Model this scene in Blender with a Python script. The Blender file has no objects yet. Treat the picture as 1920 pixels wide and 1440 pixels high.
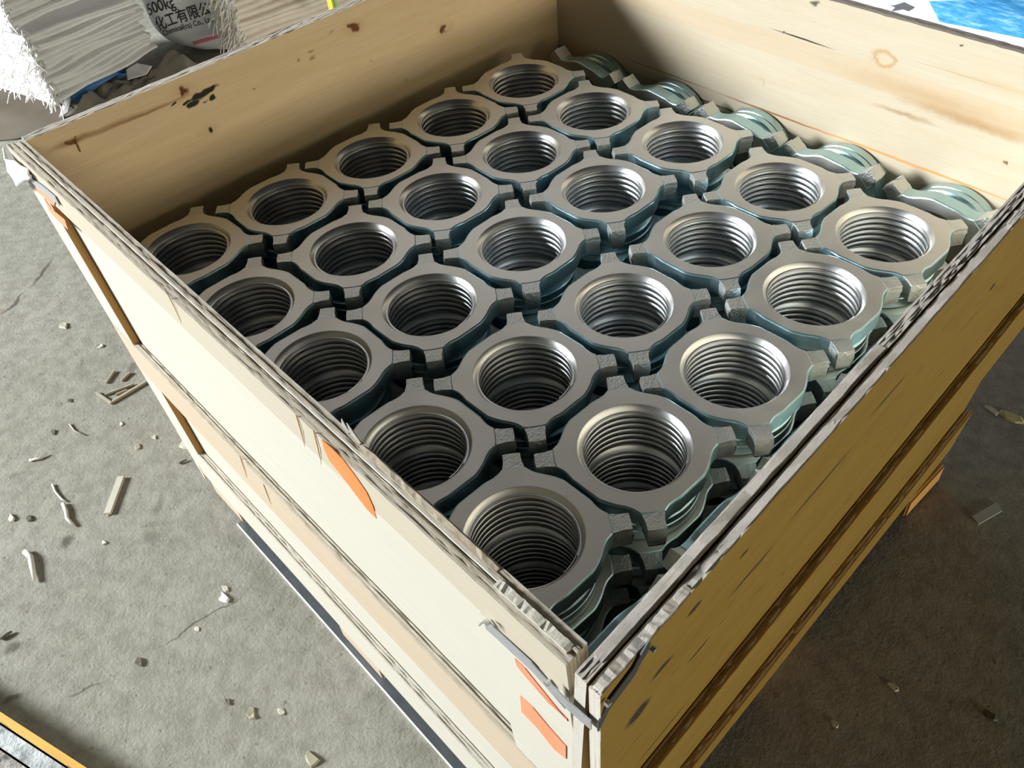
import bpy, bmesh, math, random
from mathutils import Vector, Matrix, noise
from mathutils.bvhtree import BVHTree
random.seed(7)
S = 0.16                                   # metres per lattice unit (one nut pitch)
col = bpy.context.scene.collection
sc = bpy.context.scene
PI = math.pi

# ------------------------------------------------------------------ camera, light, exposure
FPX = 1646.6
CR = ((0.6778, 0.7306, -0.0820), (0.4848, -0.5281, -0.6972), (-0.5527, 0.4328, -0.7122))   # right, down, forward
CP = (6.2599, -1.7302, 4.1301)
cd = bpy.data.cameras.new('camera'); cam = bpy.data.objects.new('camera', cd); col.objects.link(cam)
cd.sensor_width = 36; cd.lens = FPX / 1920 * 36; cd.clip_start = 0.02; cd.clip_end = 100
cam.matrix_world = Matrix(((CR[0][0], -CR[1][0], -CR[2][0], CP[0] * S), (CR[0][1], -CR[1][1], -CR[2][1], CP[1] * S),
                           (CR[0][2], -CR[1][2], -CR[2][2], CP[2] * S), (0, 0, 0, 1)))
sc.camera = cam
sc.view_settings.view_transform = 'Standard'; sc.view_settings.look = 'None'
sc.view_settings.gamma = 1; sc.view_settings.exposure = 0; sc.view_settings.use_curve_mapping = False

w = bpy.data.worlds.new('world'); sc.world = w; w.use_nodes = True
w.node_tree.nodes['Background'].inputs[0].default_value = (0.9, 0.95, 1.0, 1)
w.node_tree.nodes['Background'].inputs[1].default_value = 0.014

MID = Vector((2.2, 2.0, 0.3)) * S
def area(name, direction, dist, sx, sy, power, color, aim=MID):
    l = bpy.data.lights.new(name, 'AREA'); l.shape = 'RECTANGLE'; l.size = sx; l.size_y = sy; l.energy = power; l.color = color
    o = bpy.data.objects.new(name, l); col.objects.link(o)
    d = Vector(direction).normalized(); o.location = aim + d * dist
    o.rotation_euler = d.to_track_quat('Z', 'Y').to_euler()
    return o
area('doorway_daylight', (-1.0, -1.0, 0.46), 8.0, 2.0, 1.7, 1780, (0.94, 0.985, 1.0))
area('roof_light', (-1.0, 0.55, 0.95), 5.0, 3.4, 3.0, 24, (1.0, 0.97, 0.92))
area('low_fill', (1.0, 0.33, 0.0), 6.5, 3.2, 0.3, 165, (1.0, 0.94, 0.82), Vector((-2.0, 3.0, -2.5)) * S)  # unseen fill lamp, added to brighten the shaded crate wall and sacks
area('high_fill', (1.0, -0.06, 0.13), 20.0, 5.0, 1.3, 1200, (1.0, 0.92, 0.76), Vector((0.0, 2.0, 0.4)) * S)  # second added fill lamp, lifts the inner back-left wall

# ------------------------------------------------------------------ helpers
def ray(x, y):
    a, b = (x - 960) / FPX, (y - 720) / FPX
    return Vector([CR[0][i] * a + CR[1][i] * b + CR[2][i] for i in range(3)])
def onz(x, y, z):
    d = ray(x, y); s = (z - CP[2]) / d.z; return Vector(CP) + d * s
def onpl(x, y, n, p0):
    d = ray(x, y); n = Vector(n); s = n.dot(Vector(p0) - Vector(CP)) / n.dot(d); return Vector(CP) + d * s
FZ = -3.5
def fl(x, y, dz=0.0): return onz(x, y, FZ + dz)

class MB:
    def __init__(s): s.v = []; s.f = []; s.m = []; s.uv = []
    def face(s, pts, m=0, uv=None):
        i = len(s.v); s.v += [tuple(p) for p in pts]; s.f.append(list(range(i, i + len(pts)))); s.m.append(m)
        s.uv.append(uv if uv else [(p[0], p[1]) for p in pts])
    def grid(s, rows, m=0, uv=None, closed=False):
        i0 = len(s.v); n = len(rows[0])
        for r in rows: s.v += [tuple(p) for p in r]
        for a in range(len(rows) - 1):
            for b in range(n if closed else n - 1):
                c = (b + 1) % n
                s.f.append([i0 + a * n + b, i0 + a * n + c, i0 + (a + 1) * n + c, i0 + (a + 1) * n + b]); s.m.append(m)
                if uv: s.uv.append([uv[a][b], uv[a][c], uv[a + 1][c], uv[a + 1][b]])
                else: s.uv.append([(b, a), (b + 1, a), (b + 1, a + 1), (b, a + 1)])
    def box(s, c, d, rz=0, m=0):
        x, y, z = [k / 2 for k in d]; M = Matrix.Rotation(rz, 3, 'Z') if not isinstance(rz, Matrix) else rz
        P = [Vector(c) + M @ Vector((a * x, b * y, e * z)) for e in (-1, 1) for b in (-1, 1) for a in (-1, 1)]
        for q, (ax, bx) in zip(((0, 2, 3, 1), (4, 5, 7, 6), (0, 1, 5, 4), (2, 6, 7, 3), (0, 4, 6, 2), (1, 3, 7, 5)), ((0, 1), (0, 1), (0, 2), (0, 2), (1, 2), (1, 2))):
            L = [Vector((a * x, b * y, e * z)) for e in (-1, 1) for b in (-1, 1) for a in (-1, 1)]
            s.face([P[k] for k in q], m, [(L[k][ax], L[k][bx]) for k in q])
    def tube(s, pts, rad, n=6, m=0):
        pts = [Vector(p) for p in pts]; rows = []
        for i, p in enumerate(pts):
            t = (pts[min(i + 1, len(pts) - 1)] - pts[max(i - 1, 0)]).normalized()
            a = t.cross(Vector((0.3, 0.2, 1))).normalized(); b = t.cross(a)
            r = rad[i] if isinstance(rad, (list, tuple)) else rad
            rows.append([p + (a * math.cos(2 * PI * k / n) + b * math.sin(2 * PI * k / n)) * r for k in range(n)])
        s.grid(rows, m, None, True); s.face(rows[0][::-1], m); s.face(rows[-1], m)
    def build(s, name, mats, parent=None, smooth=False, merge=True, bevel=None, link=True, origin=(0, 0, 0)):
        me = bpy.data.meshes.new(name); og = Vector(origin)
        me.from_pydata([tuple((Vector(p) - og) * S) for p in s.v], [], s.f)
        ul = me.uv_layers.new(name='UVMap'); k = 0
        for f in s.uv:
            for q in f: ul.data[k].uv = q; k += 1
        for i, f in enumerate(me.polygons): f.material_index = s.m[i]
        for mt in (mats if isinstance(mats, (list, tuple)) else [mats]): me.materials.append(mt)
        bm = bmesh.new(); bm.from_mesh(me)
        if merge: bmesh.ops.remove_doubles(bm, verts=bm.verts, dist=1e-5)
        bmesh.ops.dissolve_degenerate(bm, dist=1e-6, edges=bm.edges)
        bmesh.ops.recalc_face_normals(bm, faces=bm.faces)
        if bevel:
            es = [e for e in bm.edges if len(e.link_faces) == 2 and e.calc_face_angle(0) > 0.6]
            bmesh.ops.bevel(bm, geom=es, offset=bevel * S, segments=2, affect='EDGES', clamp_overlap=True)
        bm.to_mesh(me); bm.free()
        if smooth is not False:
            me.shade_smooth()
            if smooth is not True: me.set_sharp_from_angle(angle=smooth)
        if not link: return me
        o = bpy.data.objects.new(name, me); col.objects.link(o); o.location = og * S
        if parent is not None:
            o.parent = parent
            o.matrix_parent_inverse = Matrix.Identity(4)
            o.location = o.location - parent.location
        return o
def tag(o, label, cat, group=None, kind=None):
    o['label'] = label; o['category'] = cat
    if group: o['group'] = group
    if kind: o['kind'] = kind
    return o
def thing(name, loc, label, cat, group=None):
    o = bpy.data.objects.new(name, None); col.objects.link(o); o.location = Vector(loc) * S; o.empty_display_size = 0.05
    return tag(o, label, cat, group)

# ------------------------------------------------------------------ materials
class NT:
    def __init__(s, name):
        s.mat = bpy.data.materials.new(name); s.mat.use_nodes = True; s.t = s.mat.node_tree
        s.p = s.t.nodes['Principled BSDF']
    def n(s, typ, **kw):
        nd = s.t.nodes.new(typ)
        for k, v in kw.items():
            if k.startswith('i_'):
                key = k[2:]; key = int(key) if key.isdigit() else key
                if isinstance(v, bpy.types.NodeSocket): s.t.links.new(v, nd.inputs[key])
                else: nd.inputs[key].default_value = v
            else: setattr(nd, k, v)
        return nd
    def uv(s, scale=(1, 1, 1), rot=0, loc=(0, 0, 0), src='UV'):
        c = s.n('ShaderNodeTexCoord'); m = s.n('ShaderNodeMapping', i_Vector=c.outputs[src])
        m.inputs['Scale'].default_value = scale; m.inputs['Rotation'].default_value = (0, 0, rot); m.inputs['Location'].default_value = loc
        return m.outputs[0]
    def noise(s, vec, scale, detail=4, rough=0.55, dist=0.0):
        return s.n('ShaderNodeTexNoise', i_Vector=vec, i_Scale=scale, i_Detail=detail, i_Roughness=rough, i_Distortion=dist).outputs[0]
    def ramp(s, fac, stops, interp='LINEAR'):
        r = s.n('ShaderNodeValToRGB', i_Fac=fac); r.color_ramp.interpolation = interp
        e = r.color_ramp.elements
        while len(e) < len(stops): e.new(0.5)
        for i, (p, c) in enumerate(stops):
            e[i].position = p; e[i].color = (*c, 1) if len(c) == 3 else c
        return r.outputs[0]
    def mr(s, v, a, b, c=0.0, d=1.0):
        return s.n('ShaderNodeMapRange', i_Value=v, i_1=a, i_2=b, i_3=c, i_4=d).outputs[0]
    def mix(s, fac, a, b, blend='MIX'):
        m = s.n('ShaderNodeMix', data_type='RGBA', blend_type=blend)
        for k, v in ((0, fac), (6, a), (7, b)):
            if isinstance(v, bpy.types.NodeSocket): s.t.links.new(v, m.inputs[k])
            else: m.inputs[k].default_value = v if k == 0 else (*v, 1)
        return m.outputs[2]
    def math(s, op, a, b=0.0):
        return s.n('ShaderNodeMath', operation=op, i_0=a, i_1=b).outputs[0]
    def bump(s, h, strength, dist=0.01):
        b = s.n('ShaderNodeBump', i_Height=h, i_Strength=strength, i_Distance=dist); s.t.links.new(b.outputs[0], s.p.inputs['Normal'])
    def set(s, **kw):
        for k, v in kw.items():
            key = {'color': 'Base Color', 'rough': 'Roughness', 'metal': 'Metallic', 'spec': 'Specular IOR Level', 'trans': 'Transmission Weight', 'alpha': 'Alpha'}[k]
            if isinstance(v, bpy.types.NodeSocket): s.t.links.new(v, s.p.inputs[key])
            else: s.p.inputs[key].default_value = (*v, 1) if isinstance(v, tuple) else v
        return s.mat
    def spot(s, base, u, v, ru, rv, color, rot=0.0, soft=0.5, strength=1.0, wob=0.25, ring=None):
        m = s.n('ShaderNodeMapping', vector_type='TEXTURE', i_Vector=s.warp(wob))
        m.inputs['Location'].default_value = (u, v, 0); m.inputs['Rotation'].default_value = (0, 0, rot); m.inputs['Scale'].default_value = (ru, rv, 1)
        L = s.n('ShaderNodeVectorMath', operation='LENGTH', i_0=m.outputs[0]).outputs[1]
        if ring is None: f = s.mr(L, 1.0, 1.0 - soft, 0, strength)
        else:
            d = s.math('ABSOLUTE', s.math('SUBTRACT', L, 1.0)); f = s.mr(d, ring, 0, 0, strength)
        return s.mix(f, base, color)
    def warp(s, amt):
        key = round(amt, 3)
        if not hasattr(s, 'w'): s.w = {}
        if key not in s.w:
            c = s.n('ShaderNodeTexCoord').outputs['UV']
            nz = s.n('ShaderNodeTexNoise', i_Vector=c, i_Scale=7.0, i_Detail=3.0).outputs[1]
            sb = s.n('ShaderNodeVectorMath', operation='SUBTRACT', i_0=nz, i_1=(0.5, 0.5, 0.5)).outputs[0]
            ml = s.n('ShaderNodeVectorMath', operation='MULTIPLY', i_0=sb, i_1=(amt, amt * 0.3, 0)).outputs[0]
            s.w[key] = s.n('ShaderNodeVectorMath', operation='ADD', i_0=c, i_1=ml).outputs[0]
        return s.w[key]

def plain(name, color, rough=0.6, metal=0.0, nscale=60, namt=0.12, bump=0.0, src='Object'):
    t = NT(name); v = t.uv((1, 1, 1), src=src); nz = t.noise(v, nscale, 5)
    c = t.mix(nz, tuple(k * (1 - namt) for k in color), tuple(min(1, k * (1 + namt)) for k in color))
    if bump: t.bump(nz, bump, 0.002)
    return t.set(color=c, rough=rough, metal=metal)

def wood(name, base, streak, fleck=(0.16, 0.09, 0.04), fleck_lo=0.70, spots=(), seed=0.0, figure=0.5, bands=()):
    t = NT(name)
    v1 = t.uv((0.35, 3.2, 1), loc=(seed, seed * 1.7, 0)); n1 = t.noise(v1, 2.2, 6, 0.6, 0.6)
    v2 = t.uv((0.8, 22, 1), loc=(seed * 2, seed, 0)); n2 = t.noise(v2, 2.5, 4, 0.7)
    f = t.mr(n1, 0.35, 0.75, 0, figure)
    c = t.mix(f, base, streak)
    c = t.mix(t.mr(n2, 0.42, 0.75, 0, 0.22), c, tuple(k * 0.72 for k in streak))
    for (z0, z1, bc, st) in bands:
        uvz = t.n('ShaderNodeSeparateXYZ', i_Vector=t.warp(0.05)).outputs[1]
        m = t.math('MULTIPLY', t.mr(uvz, z0 - 0.004, z0 + 0.004), t.mr(uvz, z1 + 0.004, z1 - 0.004))
        c = t.mix(t.math('MULTIPLY', m, st), c, bc)
    v3 = t.uv((1.4, 16, 1), loc=(seed * 3 + 4, seed, 0)); n3 = t.noise(v3, 2.6, 2, 0.5)
    c = t.mix(t.mr(n3, fleck_lo, fleck_lo + 0.06, 0, 0.85), c, fleck)
    for sp in spots: c = t.spot(c, *sp[:5], **sp[5])
    t.bump(n2, 0.18, 0.002)
    return t.set(color=c, rough=0.62, spec=0.25)

def plyedge(name, ca, cb, cc):
    t = NT(name); v = t.uv((24, 40, 1)); n1 = t.noise(v, 2.0, 6, 0.75); n2 = t.noise(t.uv((1.2, 9, 1), loc=(3, 1, 0)), 2.0, 3)
    c = t.ramp(n1, [(0.22, cc), (0.37, cb), (0.56, ca)])
    c = t.mix(t.mr(n2, 0.60, 0.72, 0, 0.55), c, (0.40, 0.17, 0.07))
    t.bump(n1, 0.9, 0.004)
    return t.set(color=c, rough=0.8, spec=0.15)

def zinc(name, base, rough, bscale=0, bstr=0.0, spec=0.0):
    t = NT(name); v = t.uv(src='Object'); n1 = t.noise(v, 14, 5, 0.6); n2 = t.noise(v, 260, 3, 0.6)
    c = t.mix(n1, tuple(k * 0.86 for k in base), tuple(min(1, k * 1.10) for k in base))
    c = t.mix(t.mr(n2, 0.66, 0.78, 0, 0.35), c, (0.85, 0.86, 0.84))
    r = t.mr(n1, 0.3, 0.7, rough - 0.05, rough + 0.07)
    if bstr: t.bump(t.noise(v, bscale, 3, 0.6), bstr, 0.0012)
    return t.set(color=c, rough=r, metal=1.0)

M_FACE = zinc('zinc_machined_face', (0.72, 0.71, 0.67), 0.50, 420, 0.10)
M_CAST = zinc('zinc_rough_cast', (0.68, 0.71, 0.70), 0.46, 300, 0.9)
M_SIDE = zinc('zinc_blue_side', (0.45, 0.65, 0.71), 0.38, 200, 0.22)  # blue of passivated zinc, with sky reflection mixed into the colour
M_BORE = zinc('zinc_thread', (0.66, 0.69, 0.70), 0.34, 0, 0)
M_CHAM = zinc('zinc_turned_chamfer', (0.80, 0.82, 0.82), 0.34, 0, 0)

PALE = (0.80, 0.66, 0.46); PSTR = (0.66, 0.46, 0.26)
def BLp(x, y): p = onpl(x, y, (1, -0.015, 0), (-0.745, 0, 0)); return p.y, p.z
def BRp(x, y): p = onpl(x, y, (0, 1, 0), (0, 4.92, 0)); return p.x, p.z
def FLp(x, y, w=0.12): p = onpl(x, y, (0, 1, 0.033), (0, -0.58 - w, 1)); return p.x, p.z
def FRp(x, y, w=0.125): p = onpl(x, y, (1, 0.065, -0.01), (5.075 + w, 0, 1)); return p.y, p.z
DK = (0.035, 0.022, 0.012)
spBL = []
for (x, y, a, b, c) in ((342, 172, .05, .055, (0.16, .05, .02)), (662, 52, .05, .055, (0.2, .07, .03)), (832, 54, .045, .05, (.2, .07, .03)), (389, 247, .04, .035, DK), (135, 266, .05, .025, DK)):
    u, v = BLp(x, y); spBL.append((u, v, a, b, c, {'soft': 0.45}))
    spBL.insert(0, (u, v, a * 3.2, b * 2.0, (0.55, .36, .17), {'soft': 0.9, 'strength': .4}))
for (x, y, a, b, r) in ((383, 174, .13, .032, .12), (366, 194, .10, .028, .2), (397, 183, .045, .025, .1), (356, 190, .06, .015, .1), (330, 193, .03, .012, 0)):
    u, v = BLp(x, y); spBL.append((u, v, a, b, (0.028, .03, .015), {'soft': 0.35, 'rot': r}))
for (x, y, a, b, st) in ((270, 214, .55, .018, .75), (200, 240, .6, .03, .55), (140, 262, .25, .03, .6)):
    u, v = BLp(x, y); spBL.append((u, v, a, b, (0.30, .14, .05), {'soft': 0.8, 'strength': st, 'wob': .08}))
for (x, y) in ((584, 108), (580, 98), (556, 115), (470, 170), (620, 60), (700, 112), (760, 150), (900, 90)):
    u, v = BLp(x, y); spBL.append((u, v, .025, .02, (0.22, .15, .07), {'soft': 0.9, 'strength': .7}))
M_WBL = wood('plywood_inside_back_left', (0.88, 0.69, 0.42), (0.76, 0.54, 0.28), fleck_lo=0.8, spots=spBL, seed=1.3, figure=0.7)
spBR = []
def brs(x, y, a, b, c, **k):
    u, v = BRp(x, y); spBR.append((u, v, a, b, c, k))
brs(1760, 190, 1.1, .10, (0.42, 0.29, 0.16), soft=.9, strength=.75)
brs(1830, 232, .75, .065, (0.34, 0.20, 0.08), soft=.8, strength=.75)
brs(1700, 215, .35, .03, (0.29, 0.16, 0.06), soft=.9, strength=.7)
brs(1870, 158, .6, .04, (0.46, 0.34, 0.19), soft=.9, strength=.5)
brs(1656, 110, .10, .06, (0.42, .22, .07), ring=.4, strength=.7, wob=.22)
brs(1650, 112, .07, .045, (0.6, .42, .27), soft=.6, strength=.8)
brs(1505, 73, .36, .010, DK, soft=.6, wob=.03, rot=-.02)
brs(1476, 62, .03, .02, (0.12, .12, .06), soft=.5)
brs(1534, 8, .05, .03, (0.10, .09, .06), soft=.6)
brs(1807, 85, .035, .014, (0.10, .09, .06), soft=.6)
brs(1899, 310, .022, .022, (0.2, .10, .05), soft=.5)
brs(1430, 155, .02, .05, (0.4, .35, .22), soft=.6)
brs(1700, 305, 1.35, .015, (0.72, .28, .09), soft=.5, wob=.05, strength=.95)
brs(1450, 213, .75, .012, (0.30, .13, .05), soft=.5, wob=.05)
brs(1250, 138, .75, .006, (0.22, .12, .05), soft=.5, wob=.04)
brs(1350, 200, 1.3, .010, (0.20, .11, .05), soft=.5, wob=.06)
brs(1800, 140, .6, .004, (0.4, .3, .2), soft=.5, wob=.02)
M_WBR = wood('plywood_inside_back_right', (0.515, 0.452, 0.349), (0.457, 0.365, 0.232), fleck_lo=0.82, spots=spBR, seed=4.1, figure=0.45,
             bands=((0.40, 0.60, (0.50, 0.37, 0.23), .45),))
M_WFL = wood('plywood_lit_tone', (0.521, 0.491, 0.420), (0.487, 0.428, 0.336), fleck_lo=0.78, seed=7.7, figure=0.3)  # lit copy of the crate plywood, toned for the daylight side
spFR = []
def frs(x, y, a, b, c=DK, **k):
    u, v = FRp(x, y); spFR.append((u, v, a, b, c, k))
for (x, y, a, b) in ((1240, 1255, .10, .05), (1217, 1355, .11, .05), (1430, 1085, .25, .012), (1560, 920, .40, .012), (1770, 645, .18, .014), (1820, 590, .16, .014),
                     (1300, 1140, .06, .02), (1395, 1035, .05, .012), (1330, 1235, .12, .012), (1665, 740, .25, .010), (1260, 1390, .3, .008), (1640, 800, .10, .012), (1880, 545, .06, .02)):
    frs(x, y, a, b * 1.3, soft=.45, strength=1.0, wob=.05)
M_WFR = wood('plywood_painted_shade', (0.225, 0.147, 0.024), (0.18, 0.106, 0.014), fleck_lo=0.655, fleck=(0.07, 0.04, 0.012), spots=spFR, seed=2.9, figure=0.7)  # same pale plywood, darkened so the colour carries the wall's shade
M_WCR = wood('plywood_cream_batten', (0.462, 0.412, 0.323), (0.437, 0.370, 0.269), fleck_lo=0.8, seed=6.2, figure=0.4)
M_WPK = wood('plywood_pinkish', (0.487, 0.403, 0.302), (0.454, 0.336, 0.227), fleck_lo=0.8, seed=9.1, figure=0.5)
M_WIN = wood('plywood_inside_pale', (0.84, 0.74, 0.57), (0.78, 0.64, 0.45), fleck_lo=0.8, seed=8.8, figure=0.4)  # unseen inner face, paled to bounce light onto the back-left wall
M_PINE_SHADE = wood('pine_brown_and_shade', (0.52, 0.30, 0.09), (0.36, 0.18, 0.05), fleck_lo=0.72, seed=5.5, figure=0.9)  # brown wood; also paints shade on left cleat edges and rear feet
E1 = plyedge('ply_edge_pale', (0.92, 0.87, 0.76), (0.84, 0.76, 0.62), (0.48, 0.36, 0.25))
E2 = plyedge('ply_edge_brown', (0.86, 0.77, 0.60), (0.68, 0.54, 0.38), (0.30, 0.19, 0.11))
E3 = plyedge('ply_edge_grey', (0.50, 0.46, 0.40), (0.36, 0.31, 0.26), (0.16, 0.13, 0.10))
E4 = plyedge('ply_edge_white', (0.86, 0.81, 0.73), (0.80, 0.70, 0.61), (0.40, 0.26, 0.18))
M_PAINT = plain('orange_spray_paint', (0.85, 0.20, 0.05), 0.6, nscale=30, namt=.2)
M_PAINT2 = plain('faded_coral_paint', (0.80, 0.24, 0.12), 0.7, nscale=30, namt=.25)
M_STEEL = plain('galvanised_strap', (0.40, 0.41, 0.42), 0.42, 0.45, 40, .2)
M_STEEL_SHADE = plain('strap_painted_shade', (0.10, 0.105, 0.11), 0.45, .8, 40, .3)  # same strap steel, darkened to paint its shaded end
M_NAIL = plain('nail_steel', (0.7, 0.7, 0.7), 0.3, 1.0)
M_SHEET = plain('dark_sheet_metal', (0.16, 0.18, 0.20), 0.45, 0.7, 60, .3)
M_WHITE = plain('white_edge', (0.8, 0.8, 0.78), 0.6)

# floor
t = NT('dirty_concrete')
v = t.uv(src='Object'); vd = t.uv((1, 1, 1), src='Object')
n1 = t.noise(v, 2.2, 6, .6); n2 = t.noise(v, 38, 7, .68); n3 = t.noise(v, 170, 4, .7); n4 = t.noise(v, 12, 6, .65, .3)
c = t.mix(t.mr(n1, .3, .7), (0.260, 0.252, 0.210), (0.328, 0.319, 0.273))
c = t.mix(t.mr(n2, .36, .60, .50, 0), c, (0.134, 0.126, 0.097))
c = t.mix(t.mr(n3, .58, .74, 0, .45), c, (0.386, 0.378, 0.336))
c = t.mix(t.mr(n4, .62, .70, 0, .45), c, (0.12, 0.11, 0.085))
n5 = t.noise(v, 75, 3, .6); c = t.mix(t.mr(n5, .63, .70, 0, .55), c, (0.085, 0.08, 0.06))
def frl(x0, y0, x1, y1, wd, colr, strength=.8):
    global c
    a, b = fl(x0, y0) * S, fl(x1, y1) * S; m = (a + b) / 2; d = b - a
    mp = t.n('ShaderNodeMapping', vector_type='TEXTURE', i_Vector=FW)
    mp.inputs['Location'].default_value = (m.x, m.y, FZ * S); mp.inputs['Rotation'].default_value = (0, 0, math.atan2(d.y, d.x)); mp.inputs['Scale'].default_value = (d.length / 2, wd, 1)
    L = t.n('ShaderNodeVectorMath', operation='LENGTH', i_0=mp.outputs[0]).outputs[1]
    c = t.mix(t.mr(L, 1, .4, 0, strength), c, colr)
nz = t.n('ShaderNodeTexNoise', i_Vector=v, i_Scale=14.0, i_Detail=4.0).outputs[1]
FW = t.n('ShaderNodeVectorMath', operation='ADD', i_0=v, i_1=t.n('ShaderNodeVectorMath', operation='MULTIPLY', i_0=t.n('ShaderNodeVectorMath', operation='SUBTRACT', i_0=nz, i_1=(.5, .5, .5)).outputs[0], i_1=(.05, .05, 0)).outputs[0]).outputs[0]
frl(-10, 598, 55, 545, .006, (0.05, .045, .035)); frl(50, 548, 110, 478, .006, (0.05, .045, .035)); frl(-15, 590, 20, 575, .012, (0.22, .12, .07), .5)
frl(0, 1310, 50, 1300, .006, (0.05, .05, .03)); frl(265, 1240, 500, 1083, .0025, (0.07, .065, .05)); frl(120, 1310, 200, 1285, .003, (0.09, .085, .06))
frl(110, 1030, 140, 1005, .010, (0.06, .055, .04)); frl(-5, 1225, 40, 1205, .012, (0.07, .065, .05)); frl(300, 920, 290, 980, .01, (0.1, .09, .07), .5)
frl(235, 690, 255, 690, .02, (0.09, .08, .06), .6)
t.bump(t.math('ADD', n2, t.math('MULTIPLY', n3, .6)), 0.36, 0.007)
M_FLOOR = t.set(color=c, rough=.72, spec=.3)
f = MB(); f.face([(-90, -40, FZ), (40, -40, FZ), (40, 60, FZ), (-90, 60, FZ)])
o = f.build('floor', M_FLOOR); o['kind'] = 'structure'; o['label'] = 'rough dirty grey concrete floor with cracks and dust under the crate'

# ------------------------------------------------------------------ crate
crate = thing('wooden_crate', (2.1, 2.1, FZ), 'large open plywood crate filled with rows of zinc-plated lugged nuts', 'crate')
def WFL(s, w, z): return Vector((s, -0.58 - w + 0.033 * (1 - z), z))
def WFR(s, w, z): return Vector((5.075 + w - 0.065 * s - (0.01 * (1 - z) if z > -1 else 0.02 + 0.118 * (-1 - z) * (1 - .05 * max(0, s))), s, z))
def WBL(s, w, z): return Vector((-0.745 - w + 0.015 * s, s, z))
def WBR(s, w, z): return Vector((s - (max(0, 1 - z)) * .075 * max(0, (s + .8) / 5.7) ** 3, 4.92 + w, z))
NP = 5
def board(name, W, s0, s1, w0, w1, z0, z1, face_m, edges, seg=60, rag=0.006, parent=crate, seed=0, ends=None, warp=0.0, plies=NP, inner=None, bow=0.0):
    """one plywood board: smooth faces, ragged stepped plies along its upper edge and its ends"""
    rnd = random.Random(seed * 31 + 5); mb = MB()
    hs = [[0.0] * plies for _ in range(seg + 1)]
    for k in range(plies):
        off = rnd.uniform(-1, 1) * rag * .6
        for i in range(seg + 1):
            hs[i][k] = off + rag * .7 * (noise.noise(Vector((i * .8 + seed * 7, k * 3.1, seed))) + .6 * rnd.uniform(-1, 1))
    ss = [s0 + (s1 - s0) * i / seg for i in range(seg + 1)]
    ws = [w0 + (w1 - w0) * k / plies for k in range(plies + 1)]
    def bw(s): return bow * math.sin(PI * (s - s0) / (s1 - s0)) + warp * noise.noise(Vector((s * .6, seed, 0)))
    # faces inner / outer
    for side, ww in ((0, w0), (1, w1)):
        k = 0 if side == 0 else plies - 1
        rows = []; uvs = []
        zl = [z0] + [q for q in (-1.0, .2) if z0 < q < z1 - .05] + [None]
        for zq in zl:
            rows.append([W(s, ww + bw(s), (z1 + hs[i][k] if zq is None else zq)) for i, s in enumerate(ss)])
            uvs.append([(s, z1 + hs[i][k] if zq is None else zq) for i, s in enumerate(ss)])
        mb.grid(rows, 3 if inner and side == 0 else 0, uvs)
    rows = [[W(s, ws[0] + bw(s), z0) for s in ss], [W(s, ws[-1] + bw(s), z0) for s in ss]]
    mb.grid(rows, 1, [[(s, 0) for s in ss], [(s, .06) for s in ss]])
    for k in range(plies):
        mi = 1 + (k % 2)
        top = [[W(s, ws[k] + bw(s), z1 + hs[i][k]) for i, s in enumerate(ss)], [W(s, ws[k + 1] + bw(s), z1 + hs[i][k]) for i, s in enumerate(ss)]]
        mb.grid(top, mi, [[(s, ws[k] * 6 + k) for s in ss], [(s, ws[k + 1] * 6 + k) for s in ss]])
        if k < plies - 1:
            mb.grid([[W(s, ws[k + 1] + bw(s), z1 + hs[i][k]) for i, s in enumerate(ss)], [W(s, ws[k + 1] + bw(s), z1 + hs[i][k + 1]) for i, s in enumerate(ss)]], 2)
        for i in (0, seg):
            mb.face([W(ss[i], ws[k] + bw(ss[i]), z0), W(ss[i], ws[k + 1] + bw(ss[i]), z0), W(ss[i], ws[k + 1] + bw(ss[i]), z1 + hs[i][k]), W(ss[i], ws[k] + bw(ss[i]), z1 + hs[i][k])], mi,
                    [(z0, ws[k] * 6 + k), (z0, ws[k + 1] * 6 + k), (z1, ws[k + 1] * 6 + k), (z1, ws[k] * 6 + k)])
    o = mb.build(name, [face_m, edges[0], edges[1]] + ([inner] if inner else []), parent, merge=False)
    return o
ZB = -3.1
Z1T, Z1B = -0.85, -1.42
Z2T, Z2B = -2.38, -3.0
TB = 0.70
# front-left wall (faces the daylight)
board('side_panel', WFL, -0.80, 5.07, 0, .058, ZB, 1.0, M_WFL, (E1, E2), 90, .008, seed=1)
board('rim_batten', WFL, -0.86, 5.07, .064, .12, TB, 0.985, M_WCR, (E1, E2), 90, .009, seed=2)
board('middle_batten', WFL, -0.86, 5.07, .064, .125, Z1B, Z1T, M_WPK, (E1, E2), 80, .010, seed=3)
board('bottom_batten', WFL, -0.86, 5.07, .064, .125, Z2B, Z2T, M_WFL, (E1, E1), 80, .008, seed=4)
board('corner_cleat', WFL, -0.86, -0.42, .064, .122, Z1T, TB, M_WFL, (M_PINE_SHADE, M_PINE_SHADE), 6, .002, seed=5)  # left cleats: brown edges paint their shaded side into the colour
board('corner_cleat', WFL, -0.86, -0.40, .064, .122, Z2T, Z1B, M_WFL, (M_PINE_SHADE, M_PINE_SHADE), 6, .002, seed=6)
board('corner_cleat', WFL, 4.52, 5.06, .064, .122, Z1T, TB, M_WFL, (E1, E4), 6, .002, seed=7)
board('corner_cleat', WFL, 4.60, 5.06, .064, .122, Z2T, Z1B, M_WFL, (E1, E4), 6, .002, seed=8)
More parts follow.
